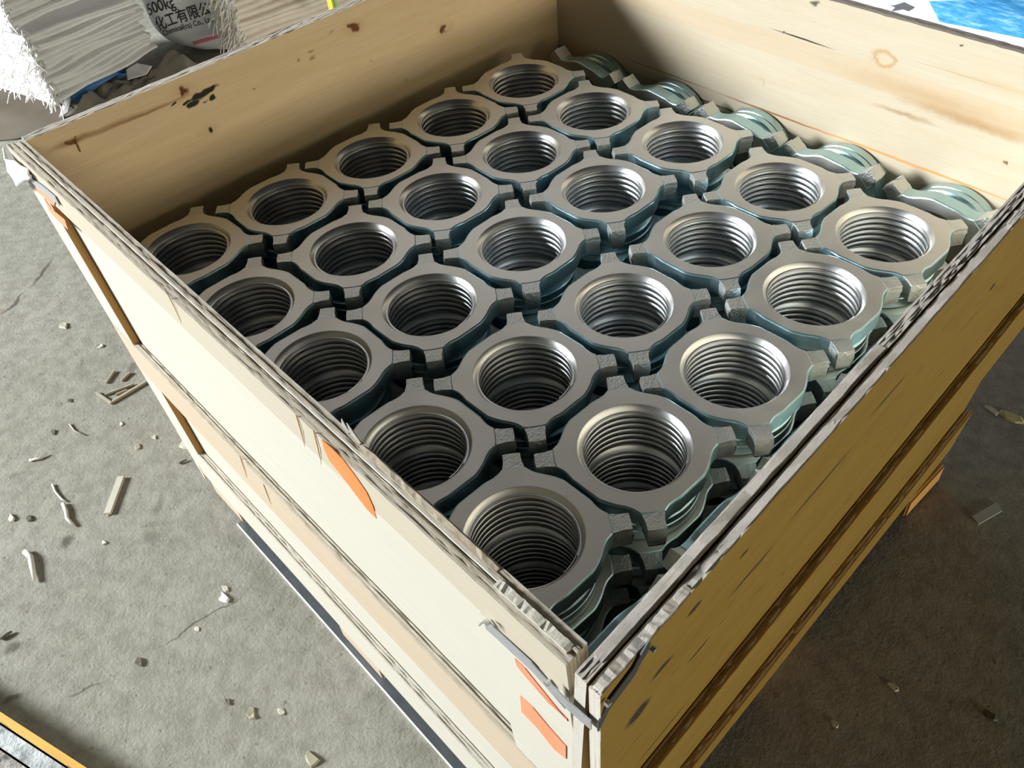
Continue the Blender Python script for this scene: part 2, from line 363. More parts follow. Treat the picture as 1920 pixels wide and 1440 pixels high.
# front-right wall (in the shade)
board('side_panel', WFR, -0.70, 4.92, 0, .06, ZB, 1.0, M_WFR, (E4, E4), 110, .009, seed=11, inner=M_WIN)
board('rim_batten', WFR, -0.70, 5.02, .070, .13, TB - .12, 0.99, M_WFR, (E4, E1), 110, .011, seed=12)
board('middle_batten', WFR, -0.70, 4.98, .066, .128, Z1B + .2, Z1T + .2, M_WFR, (M_PINE_SHADE, E2), 90, .010, seed=13)
board('bottom_batten', WFR, -0.70, 4.98, .066, .128, Z2B, Z2T, M_WFR, (M_PINE_SHADE, E2), 90, .008, seed=14)
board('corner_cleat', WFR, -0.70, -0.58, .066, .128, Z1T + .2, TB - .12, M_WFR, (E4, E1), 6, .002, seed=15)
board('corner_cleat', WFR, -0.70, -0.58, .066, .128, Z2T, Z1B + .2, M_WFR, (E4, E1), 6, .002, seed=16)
# back walls
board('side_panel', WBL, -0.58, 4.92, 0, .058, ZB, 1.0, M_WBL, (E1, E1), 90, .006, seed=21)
board('rim_batten', WBL, -0.575, 5.05, .062, .12, TB, 0.99, M_WFL, (E4, E1), 90, .007, seed=22)
board('middle_batten', WBL, -0.575, 5.05, .062, .12, Z1B, Z1T, M_WFL, (E1, E2), 30, .008, seed=23)
board('bottom_batten', WBL, -0.575, 5.05, .062, .12, Z2B, Z2T, M_WFL, (E1, E2), 30, .008, seed=24)
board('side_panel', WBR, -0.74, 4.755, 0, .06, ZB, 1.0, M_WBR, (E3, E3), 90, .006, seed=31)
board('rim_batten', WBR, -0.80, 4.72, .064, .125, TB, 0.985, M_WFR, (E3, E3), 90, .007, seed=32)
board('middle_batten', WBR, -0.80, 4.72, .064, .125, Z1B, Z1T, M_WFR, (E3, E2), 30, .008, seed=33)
# floor deck, feet and the layer board that carries the visible nuts
d = MB(); d.box((2.00, 2.2, -3.16), (5.3, 5.2, .12)); d.build('bottom_deck', M_WFR, crate)
d = MB(); d.box((2.03, 2.2, -1.255), (5.3, 5.2, .06)); d.build('layer_board', M_WFR, crate)
feet = []
for (xa, xb) in ((-0.86, -0.22), (1.63, 2.30), (3.98, 4.70)):
    for (ya, yb) in ((-0.53, 0.12), (1.75, 2.50), (4.3, 4.98)):
        d = MB(); d.box(((xa + xb) / 2, (ya + yb) / 2, (FZ - 3.22) / 2 + .012), (xb - xa, yb - ya, 3.5 - 3.22 - .03)); d.build('foot_block', M_WPK if ya < 1 else M_PINE_SHADE, crate, bevel=.02)  # feet away from the front-left face browned to paint their shade
for (ya, yb) in ((-.53, .12), (4.3, 4.98)):
    pass
# paint marks and splits on the outside faces
def blob(name, pts, W, w, mat, thick=.004, parent=crate):
    mb = MB(); P = [W(s, w, z) for s, z in pts]; Q = [W(s, w + thick, z) for s, z in pts]
    mb.face(Q, 0); n = len(P)
    for i in range(n): mb.face([P[i], P[(i + 1) % n], Q[(i + 1) % n], Q[i]])
    return mb.build(name, mat, parent)
o = blob('paint_mark', [FLp(x, y, .121) for x, y in ((604, 824), (625, 842), (645, 862), (668, 893), (688, 922), (700, 948), (707, 972), (690, 955), (672, 932), (652, 905), (634, 882), (618, 862), (609, 842))], WFL, .121, M_PAINT)
o['label'] = 'bright orange paint smear on rim batten'
for pts in (((966, 1234), (985, 1252), (1030, 1308), (1066, 1352), (1063, 1346), (1030, 1318), (990, 1272), (970, 1248)),
            ((976, 1304), (1000, 1326), (1030, 1362), (1062, 1398), (1062, 1422), (1040, 1404), (1008, 1364), (979, 1334))):
    o = blob('paint_mark', [FLp(x, y, .123) for x, y in pts], WFL, .123, M_PAINT2); o['label'] = 'faded coral paint stripe on corner cleat'
for pts in (((64, 343), (80, 352), (105, 376), (102, 386), (85, 372), (70, 358)), ((84, 372), (98, 392), (122, 412), (128, 430), (108, 412), (92, 394))):
    o = blob('paint_mark', [FLp(x, y, .123) for x, y in pts], WFL, .123, M_PAINT2)
# steel corner straps
def strap(path, width, mat, name='corner_strap', thick=.006):
    mb = MB(); A = []; B = []
    for p, n in path:
        p = Vector(p); n = Vector(n)
        A.append([p + n * .004 - Vector((0, 0, width / 2)), p + n * .004 + Vector((0, 0, width / 2)), p + n * (.004 + thick) + Vector((0, 0, width / 2)), p + n * (.004 + thick) - Vector((0, 0, width / 2))])
    mb.grid(A, 0, None, True); mb.face(A[0]); mb.face(A[-1])
    return mb.build(name, mat, crate)
def onFL(x, y, w): s, z = FLp(x, y, w); return WFL(s, w, z)
def onFR(x, y, w): s, z = FRp(x, y, w); return WFR(s, w, z)
NL, NR = (0, -1, 0), (1, 0, 0)
pth = [(onFL(x, y, .124), NL) for x, y in ((912, 1168), (935, 1188), (965, 1216), (1000, 1248), (1030, 1282), (1050, 1305))]
e = WFR(-.70, .13, .80)
pth2 = [(onFL(1062, 1318, .124), NL), (Vector((5.0, -.72, .735)), NL), (Vector((5.10, -.722, .73)), NL), (Vector((e.x - .03, -.715, .73)), NL)]
st = strap(pth + pth2, .085, M_STEEL)
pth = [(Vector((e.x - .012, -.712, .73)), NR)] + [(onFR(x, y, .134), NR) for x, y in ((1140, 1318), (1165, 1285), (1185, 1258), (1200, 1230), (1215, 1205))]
st2 = strap(pth, .075, M_STEEL_SHADE); st2['label'] = 'corner strap end with shade painted into its colour'
for (x, y, fn, w, stp) in ((917, 1164, onFL, .13, st), (1030, 1277, onFL, .13, st), (1222, 1214, onFR, .142, st2), (1136, 1316, onFR, .142, st2)):
    p = fn(x, y, w); mb = MB(); n = Vector(NL if fn is onFL else NR)
    mb.tube([p, p + n * .02, p + n * .022], [.014, .014, .004], 8); ob = mb.build('nail', M_NAIL, crate); ob.parent = stp; ob.location = ob.location - stp.location
mb = MB(); mb.tube([onFL(917, 1164, .14), onFL(907, 1166, .17), onFL(899, 1172, .18)], .006, 5); mb.build('bent_staple', M_NAIL, crate)
# left corner strap and torn film
pth = [(WFL(s, .124, z), NL) for s, z in ((-.86, .80), (-.70, .83), (-.50, .80), (-.30, .84), (-.12, .86), (.02, .87))]
strap(pth, .08, M_STEEL)
mb = MB(); rr = random.Random(3)
rows = []
for i in range(7):
    a = i / 6
    rows.append([WFL(-.90 + .5 * a, .135 + .05 * math.sin(a * 5) * (1 - a) + .03 * rr.random() + .05 * (1 - a) * j / 4, .98 - .05 - j * .07 * (1.15 - a)) + Vector((-.06 * (1 - a), 0, 0)) for j in range(5)])
mb.grid(rows); ob = mb.build('torn_film', M_WHITE, crate, smooth=True)
sm = ob.modifiers.new('s', 'SOLIDIFY'); sm.thickness = .002
# small splinters, staple pair on the inside of the back-left wall
mb = MB(); u, v_ = BLp(141, 255); p = WBL(u, -.006, v_); q = WBL(*((lambda a: (a[0], -.03, a[1]))(BLp(142, 268)))); r_ = WBL(*((lambda a: (a[0], -.006, a[1]))(BLp(150, 284))))
mb.tube([p, q, r_], .007, 5); mb.build('staple', plain('brassy_staple', (.6, .45, .2), .35, .9), crate)
mb = MB()
for (x0, y0, x1, y1) in ((555, 778, 572, 838), (588, 808, 603, 872), (309, 541, 340, 605)):
    mb.tube([onFL(x0, y0, .124), onFL((x0 + x1) / 2 + 1, (y0 + y1) / 2, .127), onFL(x1, y1, .122)], [.003, .003, .001], 4)
ob = mb.build('splinters', M_PINE_SHADE, crate); ob['kind'] = 'stuff'
for (x0, y0, x1, y1) in ((638, 790, 655, 812), (648, 798, 676, 832)):
    mb = MB(); a = onz(x0, y0, 1.01); b = onz(x1, y1, 1.0); mb.tube([a + Vector((0, .01, .01)), (a + b) / 2 + Vector((0, 0, .008)), b], [.003, .012, .008], 4); mb.build('splinter', E4, crate)
for (x0, y0, x1, y1, b) in ((450, 855, 463, 895, 0), (494, 908, 508, 945, 0)):
    mb = MB(); mb.tube([onFL(x0, y0, .127), onFL((x0 + x1) / 2, (y0 + y1) / 2, .130), onFL(x1, y1, .127)], [.003, .003, .001], 4); mb.build('splinter', M_PINE_SHADE, crate)
# raised, split outer plies on the rims near the corner
def plystrip(name, W, s0, s1, w0, w1, z, mat, seed):
    mb = MB(); rnd = random.Random(seed); n = 26; rows = []
    for i in range(n + 1):
        s = s0 + (s1 - s0) * i / n; j = .006 * noise.noise(Vector((i * .6, seed, 0))); tp = min(1, min(i, n - i) / 2.0 + .35)
        rows.append([W(s, w0 + j, z - .03), W(s, w0 + j, z + .012 * tp + rnd.uniform(-.004, .004)), W(s, w1 - j, z + .010 * tp + rnd.uniform(-.006, .004)), W(s, w1 - j, z - .03)])
    mb.grid(rows, 0, [[(s0 + (s1 - s0) * i / n, k * .12) for k in range(4)] for i in range(n + 1)]); mb.face(rows[0]); mb.face(rows[-1])
    return mb.build(name, mat, crate)
plystrip('loose_ply', WFL, 4.62, 5.04, .045, .085, 1.0, E1, 3)
plystrip('loose_ply', WFL, 3.6, 4.58, .012, .040, 1.0, E2, 4)
plystrip('loose_ply', WFR, -.69, -.12, .085, .125, .995, E4, 5)
plystrip('loose_ply', WFR, .1, 2.9, .085, .122, .99, E4, 6)
plystrip('loose_ply', WFR, -.60, 1.6, .010, .05, 1.0, E4, 7)

# metal sheet under the crate on the lit side
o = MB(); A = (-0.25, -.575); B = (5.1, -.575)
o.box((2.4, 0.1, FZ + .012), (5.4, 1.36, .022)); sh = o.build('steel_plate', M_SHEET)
tag(sh, 'thin dark steel plate on the floor under the crate feet, edge whitened as if lit', 'plate')
o = MB(); o.box((2.4, -.585, FZ + .013), (5.4, .012, .026)); o.build('painted_lit_edge', M_WHITE, sh)  # white strip paints the light caught on the plate's edge

# ------------------------------------------------------------------ nuts
TH = 8.0
RH, RT = 0.35, 0.318
W2 = 0.058; TIP = 0.622; CL = 0.505
def smin(a, b, k):
    h = max(k - abs(a - b), 0) / k; return min(a, b) - h * h * k * .25
def sdf(x, y):
    r = math.hypot(x, y); d = r - 0.460
    a = math.radians(TH)
    for kx, ky in ((1, 0), (0, 1), (-1, 0), (0, -1)): d = max(d, kx * x + ky * y - .447)
    for k in range(4):
        an = math.radians(45 + TH + 90 * k); lx = x * math.cos(an) + y * math.sin(an); ly = -x * math.sin(an) + y * math.cos(an)
        bx, by = abs(lx - TIP / 2) - TIP / 2, abs(ly) - W2
        dl = math.hypot(max(bx, 0), max(by, 0)) + min(max(bx, by), 0)
        d = smin(d, dl, .12)
    return d
def rad(th):
    lo, hi = .3, .8
    for _ in range(26):
        m = (lo + hi) / 2
        if sdf(m * math.cos(th), m * math.sin(th)) < 0: lo = m
        else: hi = m
    return lo
NTH = 176
ths = [2 * PI * i / NTH for i in range(NTH)]
ro = [min(rad(a), CL) for a in ths]
def ring(rs, z): return [(r * math.cos(a), r * math.sin(a), z) for r, a in zip(rs, ths)]
mb = MB()
mb.grid([ring([RH] * NTH, 0), ring([r - .012 for r in ro], 0)], 0, None, True)
mb.grid([ring([r - .012 for r in ro], 0), ring([r - .003 for r in ro], -.004), ring(ro, -.014)], 1, None, True)
mb.grid([ring(ro, -.014), ring([r * .992 for r in ro], -.132), ring([r * .975 for r in ro], -.142), ring([.36] * NTH, -.142)], 1, None, True)
me_fl = mb.build('flange', [M_FACE, M_SIDE], smooth=0.3, link=False)
def rev(prof, n=72): return [[(r * math.cos(2 * PI * k / n), r * math.sin(2 * PI * k / n), z) for k in range(n)] for r, z in prof]
mb = MB(); mb.grid(rev([(.375, -.140), (.362, -.165), (.362, -.205), (.405, -.222), (.416, -.232), (.416, -.285), (.409, -.290), (.409, -.297), (.416, -.302), (.416, -.378), (.404, -.392), (.352, -.393), (RT + .002, -.352)]), 0, None, True)
me_co = mb.build('collar', [M_SIDE], smooth=0.5, link=False)
mb = MB(); mb.grid(rev([(RH + .003, .0008), (RH, -.001), (RT + .012, -.028), (RT + .004, -.040)], 80), 0, None, True)
me_ch = mb.build('bore_chamfer', [M_CHAM], smooth=0.9, link=False)
mb = MB(); rows = []; PT = .0505; TN = 80
prof = [(0, RT + .012), (.07, RT + .001), (.20, RT - .003), (.5, RT - .006), (.80, RT - .003), (.93, RT + .001)]
for turn in range(-1, 8):
    for fz, r in prof:
        row = []
        for k in range(TN + 1):
            z = -.036 - (turn + fz + k / TN) * PT; z2 = max(min(z, -.036), -.353)
            row.append((r * math.cos(2 * PI * k / TN), r * math.sin(2 * PI * k / TN), z2))
        rows.append(row)
mb.grid(rows)
me_th = mb.build('thread', [M_BORE], smooth=True, link=False)
# one lug, built along +X and turned into place
mb = MB()
def lugw(r):
    lo, hi = 0.0, .5; an = math.radians(45 + TH)
    for _ in range(24):
        m = (lo + hi) / 2
        if sdf(r * math.cos(an + m), r * math.sin(an + m)) < 0: lo = m
        else: hi = m
    return lo
rs = [.48, .506, .52, .54, .56, .585, .615, TIP]
def lay(z, sc_, shrink):
    out = []
    for r in rs:
        h = lugw(max(r, .516) if r < TIP else TIP - .002) * sc_
        rr = r if r < TIP else TIP - shrink
        out.append([(rr * math.cos(h * q), rr * math.sin(h * q), z) for q in (-1, -.6, 0, .6, 1)])
    return out
L = [lay(-.003, .95, .008), lay(-.06, 1.0, 0.0), lay(-.165, .86, .018)]
mb.grid(L[0]); mb.grid(L[2])
for a, b in ((0, 1), (1, 2)):
    for side in (0, 4): mb.grid([[r[side] for r in L[a]], [r[side] for r in L[b]]])
    for e_ in (0, -1): mb.grid([L[a][e_], L[b][e_]])
me_lg = mb.build('lug', [M_CAST], smooth=0.75, bevel=.011, link=False)

def nut(loc, label, group, rot=(0, 0, 0)):
    t = thing('lugged_nut', loc, label, 'nut', group); t.rotation_euler = rot
    for nm, me in (('flange', me_fl), ('collar', me_co), ('bore_chamfer', me_ch), ('thread', me_th)):
        o = bpy.data.objects.new(nm, me); col.objects.link(o); o.parent = t
    for k in range(4):
        o = bpy.data.objects.new('lug', me_lg); col.objects.link(o); o.parent = t; o.rotation_euler = (0, 0, math.radians(45 + TH + 90 * k))
    return t
CT = {'A1': (0.04, 3.735), 'A2': (0.048, 2.81), 'A3': (0.001, 1.879), 'A4': (0.001, 0.958), 'A5': (-0.058, 0.03), 'B1': (1.0, 3.728), 'B2': (0.987, 2.811), 'B3': (0.976, 1.881), 'B4': (1.003, 0.952), 'B5': (0.989, -0.017), 'C1': (1.984, 3.823), 'C2': (1.943, 2.85), 'C3': (1.979, 1.879), 'C4': (2.0, 0.928), 'C5': (1.945, 0.006), 'D1': (3.013, 3.789), 'D2': (3.035, 2.87), 'D3': (3.065, 1.863), 'D4': (3.034, 0.917), 'D5': (3.012, 0.002), 'E1': (3.965, 3.761), 'E2': (3.97, 2.846), 'E3': (4.032, 1.86), 'E4': (3.998, 0.926), 'E5': (3.982, 0.008)}
ORD = ['first', 'second', 'third', 'fourth', 'fifth']
rr = random.Random(5)
for k, (x, y) in CT.items():
    i, j = ord(k[0]) - 65, int(k[1]) - 1
    if i == 0: where = 'in row against brown back-left wall, %s from the back' % ORD[j]
    elif i == 4: where = 'in row beside front-right wall, %s from the back' % ORD[j]
    else: where = 'in %s row from back-left wall, %s from the back' % (ORD[i], ORD[j])
    dz = rr.uniform(-.004, .004)
    for lv in range(3):
        jx, jy, jr = (0, 0, rr.uniform(-1.5, 1.5)) if lv == 0 else (rr.uniform(-.006, .006), rr.uniform(-.006, .006), rr.uniform(-1, 1))
        if lv and k in ('E1', 'E2', 'E3'): jx -= .03
        lab = ('zinc top nut ' if lv == 0 else 'zinc nut under the top one ' if lv == 1 else 'lowest visible zinc nut ') + where
        nut((x + jx, y + jy, -.396 * lv + dz - .0), lab, ('flat nuts of the top layer', 'flat nuts of the second layer', 'flat nuts of the third layer')[lv],
            (0, 0, math.radians(jr)))
for n_, (x, dz, rz) in enumerate(((.06, -.02, 2), (1.06, -.02, -2), (2.04, .0, 1), (3.02, .0, -3), (4.02, .0, -2))):
    nut((x, 4.515, -.55 + dz), 'nut on edge against pale back-right wall, %s from the back corner' % ORD[n_], 'nuts on edge along the back-right wall', (PI / 2, math.radians(TH + rz), 0))
for n_, y in enumerate((0.0, .96, 1.93, 2.90)):
    q = nut((4.655 - .065 * y, y, -.58 if n_ < 2 else -.68), 'nut on edge inside front-right wall, %s from the front corner' % ORD[n_], 'nuts on edge along the front-right wall')
    q.rotation_euler = (Matrix.Rotation(-PI / 2 - .03, 4, 'Y') @ Matrix.Rotation(math.radians(-TH + rr.uniform(-1.5, 1.5)), 4, 'Z')).to_euler()

# ------------------------------------------------------------------ sacks and sheets behind the crate
M_SACK = plain('white_woven_plastic', (0.90, 0.91, 0.93), 0.5, nscale=35, namt=.10)
M_SACK2 = plain('cream_woven_plastic', (0.78, 0.72, 0.63), 0.5, nscale=30, namt=.14)
M_BAG = plain('white_printed_bag', (0.76, 0.80, 0.84), 0.40, nscale=8, namt=.06)
M_INK = plain('black_print', (0.03, 0.03, 0.035), 0.6)
M_PINK = plain('pink_print', (0.75, 0.20, 0.26), 0.6)
M_FRAY = plain('frayed_white_thread', (0.82, 0.81, 0.78), 0.6)
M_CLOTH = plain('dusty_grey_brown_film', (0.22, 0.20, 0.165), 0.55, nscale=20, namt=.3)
M_BLUE = plain('blue_band', (0.05, 0.19, 0.46), 0.45)
M_FILM = plain('white_film', (0.70, 0.72, 0.72), 0.35)
def bundle(P0, e, L, g, D, z0, n, th, label, mat=M_SACK, seed=1, fringe=200, sq=.85, group='bundles of folded woven sacks', drop=.35, fr_len=.3):
    e = Vector((e[0], e[1], 0)).normalized(); g = Vector((g[0], g[1], 0)).normalized(); P0 = Vector((P0[0], P0[1], z0))
    t = thing('sack_bundle', P0, label, 'sacks', group); rnd = random.Random(seed)
    for i in range(n):
        mb = MB(); rows = []; sh = rnd.uniform(-.05, .05); ex = rnd.uniform(-.10, .06); NS = 16
        for k in range(NS + 1):
            a = k / NS; s = a * (L + ex); tp = 1 - (1 - sq) * a
            zb = (i * th) * tp + .045 * noise.noise(Vector((a * 2.2, i * .22, seed))) + .02 * math.sin(a * 7 + i * .9)
            zt = zb + th * tp * (.99 + .10 * noise.noise(Vector((a * 4, i * 2.3, seed)))); bl = .035 * noise.noise(Vector((a * 5, i * 1.1, seed + 3))) + sh
            p = P0 + e * s
            rows.append([p + g * (bl + .035) + Vector((0, 0, zb)), p + g * bl + Vector((0, 0, zb + (zt - zb) * .3)), p + g * bl + Vector((0, 0, zb + (zt - zb) * .7)), p + g * (bl + .035) + Vector((0, 0, zt)),
                         p + g * (D + sh) + Vector((0, 0, zt)), p + g * (D + sh) + Vector((0, 0, zb))])
        mb.grid(rows, 0, None, True); mb.face(rows[0]); mb.face(rows[-1])
        mb.build('folded_sack', mat, t, smooth=0.9)
    mb = MB()
    for i in range(fringe):
        b = rnd.uniform(0, 1) ** 1.6 * min(D, 1.6); z = rnd.uniform(0, n * th)
        p = P0 + g * b + Vector((0, 0, z)) - e * -.06 + e * rnd.uniform(0, .12)
        d1 = -e * rnd.uniform(.3, 1) - g * rnd.uniform(-.3, .7) * (1 if b < .5 else .2) + Vector((0, 0, rnd.uniform(-.8, .4)))
        ln = rnd.uniform(.3, 1) * fr_len
        q = p + d1 * ln * .5 + Vector((rnd.uniform(-.05, .05), rnd.uniform(-.05, .05), rnd.uniform(-.03, .05))); r = q + d1 * ln * .3 + Vector((rnd.uniform(-.08, .08), rnd.uniform(-.08, .08), -drop * ln))
        mb.tube([p, q, r], [.016, .013, .008], 4)
    o = mb.build('frayed_edge', M_FRAY, t); o['kind'] = 'stuff'
    return t
a = onz(104, 196, -3.05); b = onz(292, 92, -3.05); L0 = onz(25, 172, -3.05)
e = (b - a); g = (L0 - a)
bundle(a, e, e.length, g, 2.2, -3.05, 13, .098, 'lower bundle of folded white woven sacks with a frayed corner', seed=1, fringe=420, fr_len=.36)
a2 = a + g.normalized() * .12 - e.normalized() * .05
bundle(a2, e, e.length * .96, g, 2.0, -1.72, 14, .098, 'upper bundle of folded white sacks stacked on the lower bundle', seed=2, fringe=260)
a3 = onz(452, 92, -2.9); b3 = onz(668, 4, -2.9)
e3 = b3 - a3
bundle(a3, e3, e3.length + 1.2, g, .5, -2.9, 12, .12, 'cream sack bundle with a shaggy frayed end behind the crate, beside printed bag', M_SACK2, seed=5, fringe=420, fr_len=.42)
# what the bundles lie on
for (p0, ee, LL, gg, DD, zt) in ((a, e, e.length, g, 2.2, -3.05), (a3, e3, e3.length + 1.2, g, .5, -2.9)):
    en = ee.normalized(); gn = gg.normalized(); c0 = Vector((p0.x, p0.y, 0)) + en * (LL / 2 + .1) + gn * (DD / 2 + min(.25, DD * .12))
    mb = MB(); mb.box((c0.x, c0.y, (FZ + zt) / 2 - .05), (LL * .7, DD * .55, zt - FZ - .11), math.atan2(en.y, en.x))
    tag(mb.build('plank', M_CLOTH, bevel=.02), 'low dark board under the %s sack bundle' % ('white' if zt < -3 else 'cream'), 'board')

class Lump:
    def __init__(s, name, c, ax, mat, rz=0.0, ex=3.0, wr=.06, seed=0, nu=72, nv=40, tilt=0.0):
        mb = MB(); rows = []; M = Matrix.Rotation(rz, 3, 'Z') @ Matrix.Rotation(tilt, 3, 'X')
        def sp(x): return math.copysign(abs(x) ** (2 / ex), x)
        for j in range(nv + 1):
            ph = -PI / 2 + PI * j / nv; row = []
            for i in range(nu):
                th = 2 * PI * i / nu
                p = Vector((ax[0] * sp(math.cos(ph)) * sp(math.cos(th)), ax[1] * sp(math.cos(ph)) * sp(math.sin(th)), ax[2] * sp(math.sin(ph))))
                k = wr * (noise.noise(p * .9 + Vector((seed, 0, 0))) + .45 * noise.noise(p * 2.6 + Vector((0, seed, 0))) + .3 * abs(noise.noise(Vector((p.x * 4, p.y * 4, p.z * 1.2)))))
                row.append(Vector(c) + M @ (p * (1 + k)))
            rows.append(row)
        mb.grid(rows, 0, None, True)
        base = Vector((c[0], c[1], c[2] - ax[2]))
        s.o = mb.build(name, mat, smooth=True, origin=base)
        vv = [Vector(p) for p in mb.v]; s.bvh = BVHTree.FromPolygons(vv, mb.f); s.c = Vector(c)
    def frame(s, d, up=(0, 0, 1)):
        s.n = Vector(d).normalized(); s.r = Vector(up).cross(s.n).normalized(); s.u = s.n.cross(s.r)
    def hit(s, u, v, off=.012):
        p = s.c + s.r * u + s.u * v + s.n * 8
        h = s.bvh.ray_cast(p, -s.n); return (h[0] + s.n * off) if h[0] else None
    def uvpix(s, x, y):
        d = ray(x, y); h = s.bvh.ray_cast(Vector(CP), d)
        if not h[0]: return None
        q = h[0] - s.c; return q.dot(s.r), q.dot(s.u)
    def patch(s, name, quad, mat, n=14, off=.012):
        mb = MB(); rows = []
        for i in range(n + 1):
            row = []
            for j in range(n + 1):
                a, b = i / n, j / n
                u = (quad[0][0] * (1 - b) + quad[1][0] * b) * (1 - a) + (quad[3][0] * (1 - b) + quad[2][0] * b) * a
                v = (quad[0][1] * (1 - b) + quad[1][1] * b) * (1 - a) + (quad[3][1] * (1 - b) + quad[2][1] * b) * a
                h = s.hit(u, v, off)
                if h is None: return None
                row.append(h)
            rows.append(row)
        mb.grid(rows); o = mb.build(name, mat, s.o, smooth=True); return o
    def text(s, body, u, v, size, rot, mat, sx=1.0):
        cu = bpy.data.curves.new('t', 'FONT'); cu.body = body; cu.size = 1.0; cu.offset = .012
        ob = bpy.data.objects.new('t', cu); col.objects.link(ob)
        me = bpy.data.meshes.new_from_object(ob.evaluated_get(bpy.context.evaluated_depsgraph_get()))
        bpy.data.objects.remove(ob); bm = bmesh.new(); bm.from_mesh(me)
        bmesh.ops.triangulate(bm, faces=bm.faces); bmesh.ops.subdivide_edges(bm, edges=[x for x in bm.edges if x.calc_length() > .25], cuts=2)
        c_, s_ = math.cos(rot), math.sin(rot); dead = []
        for vt in bm.verts:
            x, y = vt.co.x * size * sx, vt.co.y * size
            h = s.hit(u + x * c_ - y * s_, v + x * s_ + y * c_, .014)
            if h is None: dead.append(vt)
            else: vt.co = h * S - s.o.location
        bmesh.ops.delete(bm, geom=dead, context='VERTS'); bm.to_mesh(me); bm.free(); me.materials.clear(); me.materials.append(mat)
        o = bpy.data.objects.new('printed_text', me); col.objects.link(o); o.parent = s.o; return o
bc = onz(415, 22, -2.3)
bag = Lump('bulk_bag', (-11.62, 5.78, -2.18), (1.30, 1.30, 1.30), M_BAG, rz=.9, ex=2.8, wr=.05, seed=2)
tag(bag.o, 'white bulk bag printed with black Chinese lettering and a pink line, behind crate', 'bag')
bag.frame((.90, -.40, .45))
LINES = (('500kg', 262, 30, .27, 0.0), ('\u5316\u5de5\u6709\u9650\u516c\u53f8', 283, 57, .25, 0.04), ('Chemical(cs) Co., Ltd', 290, 68, .13, .02), ('\u5371\u9669\u54c1\u5927\u4e91\u6d77', 326, 94, .22, .04), ('Dangerous Jiyuntai', 338, 102, .13, .04))
def safe(b, x, y):
    for k in range(40):
        q = b.uvpix(x + k * 2, y)
        if q: return q
    return (0, 0)
for body, x, y, size, rot in LINES:
    q = safe(bag, x, y); bag.text(body, q[0], q[1], size, rot, M_INK, .9)
q0, q1, q2 = safe(bag, 312, 74), safe(bag, 362, 82), safe(bag, 440, 60)
for A_, B_ in ((q0, q1), (q1, q2)):
    bag.patch('pink_line', ((A_[0], A_[1] - .03), (B_[0], B_[1] - .03), (B_[0], B_[1] + .03), (A_[0], A_[1] + .03)), M_PINK, 10)
for (xa, ya, xb, yb) in ((330, 6, 428, 94), (392, 4, 428, 94)):
    A_, B_ = safe(bag, xa, ya), safe(bag, xb, yb); wdt = .11
    bag.patch('lifting_strap', ((A_[0] - wdt, A_[1]), (A_[0] + wdt, A_[1]), (B_[0] + wdt, B_[1]), (B_[0] - wdt, B_[1])), M_SACK, 10, .035)
# brown card and dusty film on the floor
mb = MB(); P_ = [fl(x, y, .006) for x, y in ((-40, 150), (40, 150), (118, 190), (150, 214), (95, 248), (30, 262), (-40, 268))]
mb.face(P_); mb.face([p + Vector((0, 0, .02)) for p in P_])
for i in range(len(P_)): mb.face([P_[i], P_[(i + 1) % len(P_)], P_[(i + 1) % len(P_)] + Vector((0, 0, .02)), P_[i] + Vector((0, 0, .02))])
tag(mb.build('card_sheet', plain('dark_brown_card', (0.115, 0.095, 0.07), .75, nscale=9, namt=.35), origin=P_[0]), 'dark brown card sheet on the floor between white sacks and crate corner', 'card')
# dusty film heap on the floor
def sheet(name, c00, c10, c11, c01, amp, fr, mat, seed, n=44, lift=.05, smooth=True):
    mb = MB(); rows = []
    for i in range(n + 1):
        row = []
        for j in range(n + 1):
            a, b = i / n, j / n
            p = (c00 * (1 - b) + c10 * b) * (1 - a) + (c01 * (1 - b) + c11 * b) * a
            ed = min(1, 5 * min(a, 1 - a, b, 1 - b) + .12)
            h = amp * ed * (abs(noise.noise(Vector((p.x * fr, p.y * fr, seed)))) * 1.5 + .5 * abs(noise.noise(Vector((p.x * fr * 2.7, p.y * fr * 2.7, seed + 5))))) + lift * ed + .008
            row.append(Vector((p.x + .12 * noise.noise(Vector((p.x * 2, p.y * 2, seed + 9))), p.y + .12 * noise.noise(Vector((p.x * 2, p.y * 2, seed + 19))), FZ + h)))
        rows.append(row)
    mb.grid(rows)
    o = mb.build(name, mat, smooth=0.5 if smooth else False); sm = o.modifiers.new('s', 'SOLIDIFY'); sm.thickness = .002; return o
o = sheet('plastic_film', fl(118, 226), fl(405, 128), fl(335, 116), fl(170, 178), .34, 1.5, M_CLOTH, 4)
tag(o, 'crumpled dusty grey film on the floor beneath the white sacks', 'film')
mb = MB(); rows = []
for x, y, z, wv in ((132, 192, .10, .10), (150, 176, .22, .12), (175, 158, .32, .14), (200, 142, .36, .16), (222, 136, .30, .14), (232, 146, .2, .10)):
    p = fl(x, y, z); rows.append([p + Vector((-.05, -wv, 0)), p + Vector((0, wv * .6, .03)), p + Vector((.05, wv, -.04))])
mb.grid(rows); o = mb.build('blue_band', M_BLUE, smooth=True, origin=fl(170, 160)); sm = o.modifiers.new('s', 'SOLIDIFY'); sm.thickness = .003
tag(o, 'blue plastic band curling out under the white sacks', 'band')
mb = MB(); P_ = [fl(112, 222, .05), fl(128, 212, .06), fl(134, 184, .16), fl(122, 186, .14)]
mb.face(P_); o = mb.build('film_strip', M_FILM, origin=P_[0]); sm = o.modifiers.new('s', 'SOLIDIFY'); sm.thickness = .004
tag(o, 'short white plastic strip on the floor by the crate left corner', 'strip')
mb = MB(); P_ = [fl(240, 150, .18), fl(275, 140, .2), fl(285, 125, .3), fl(258, 120, .32), fl(238, 132, .26)]
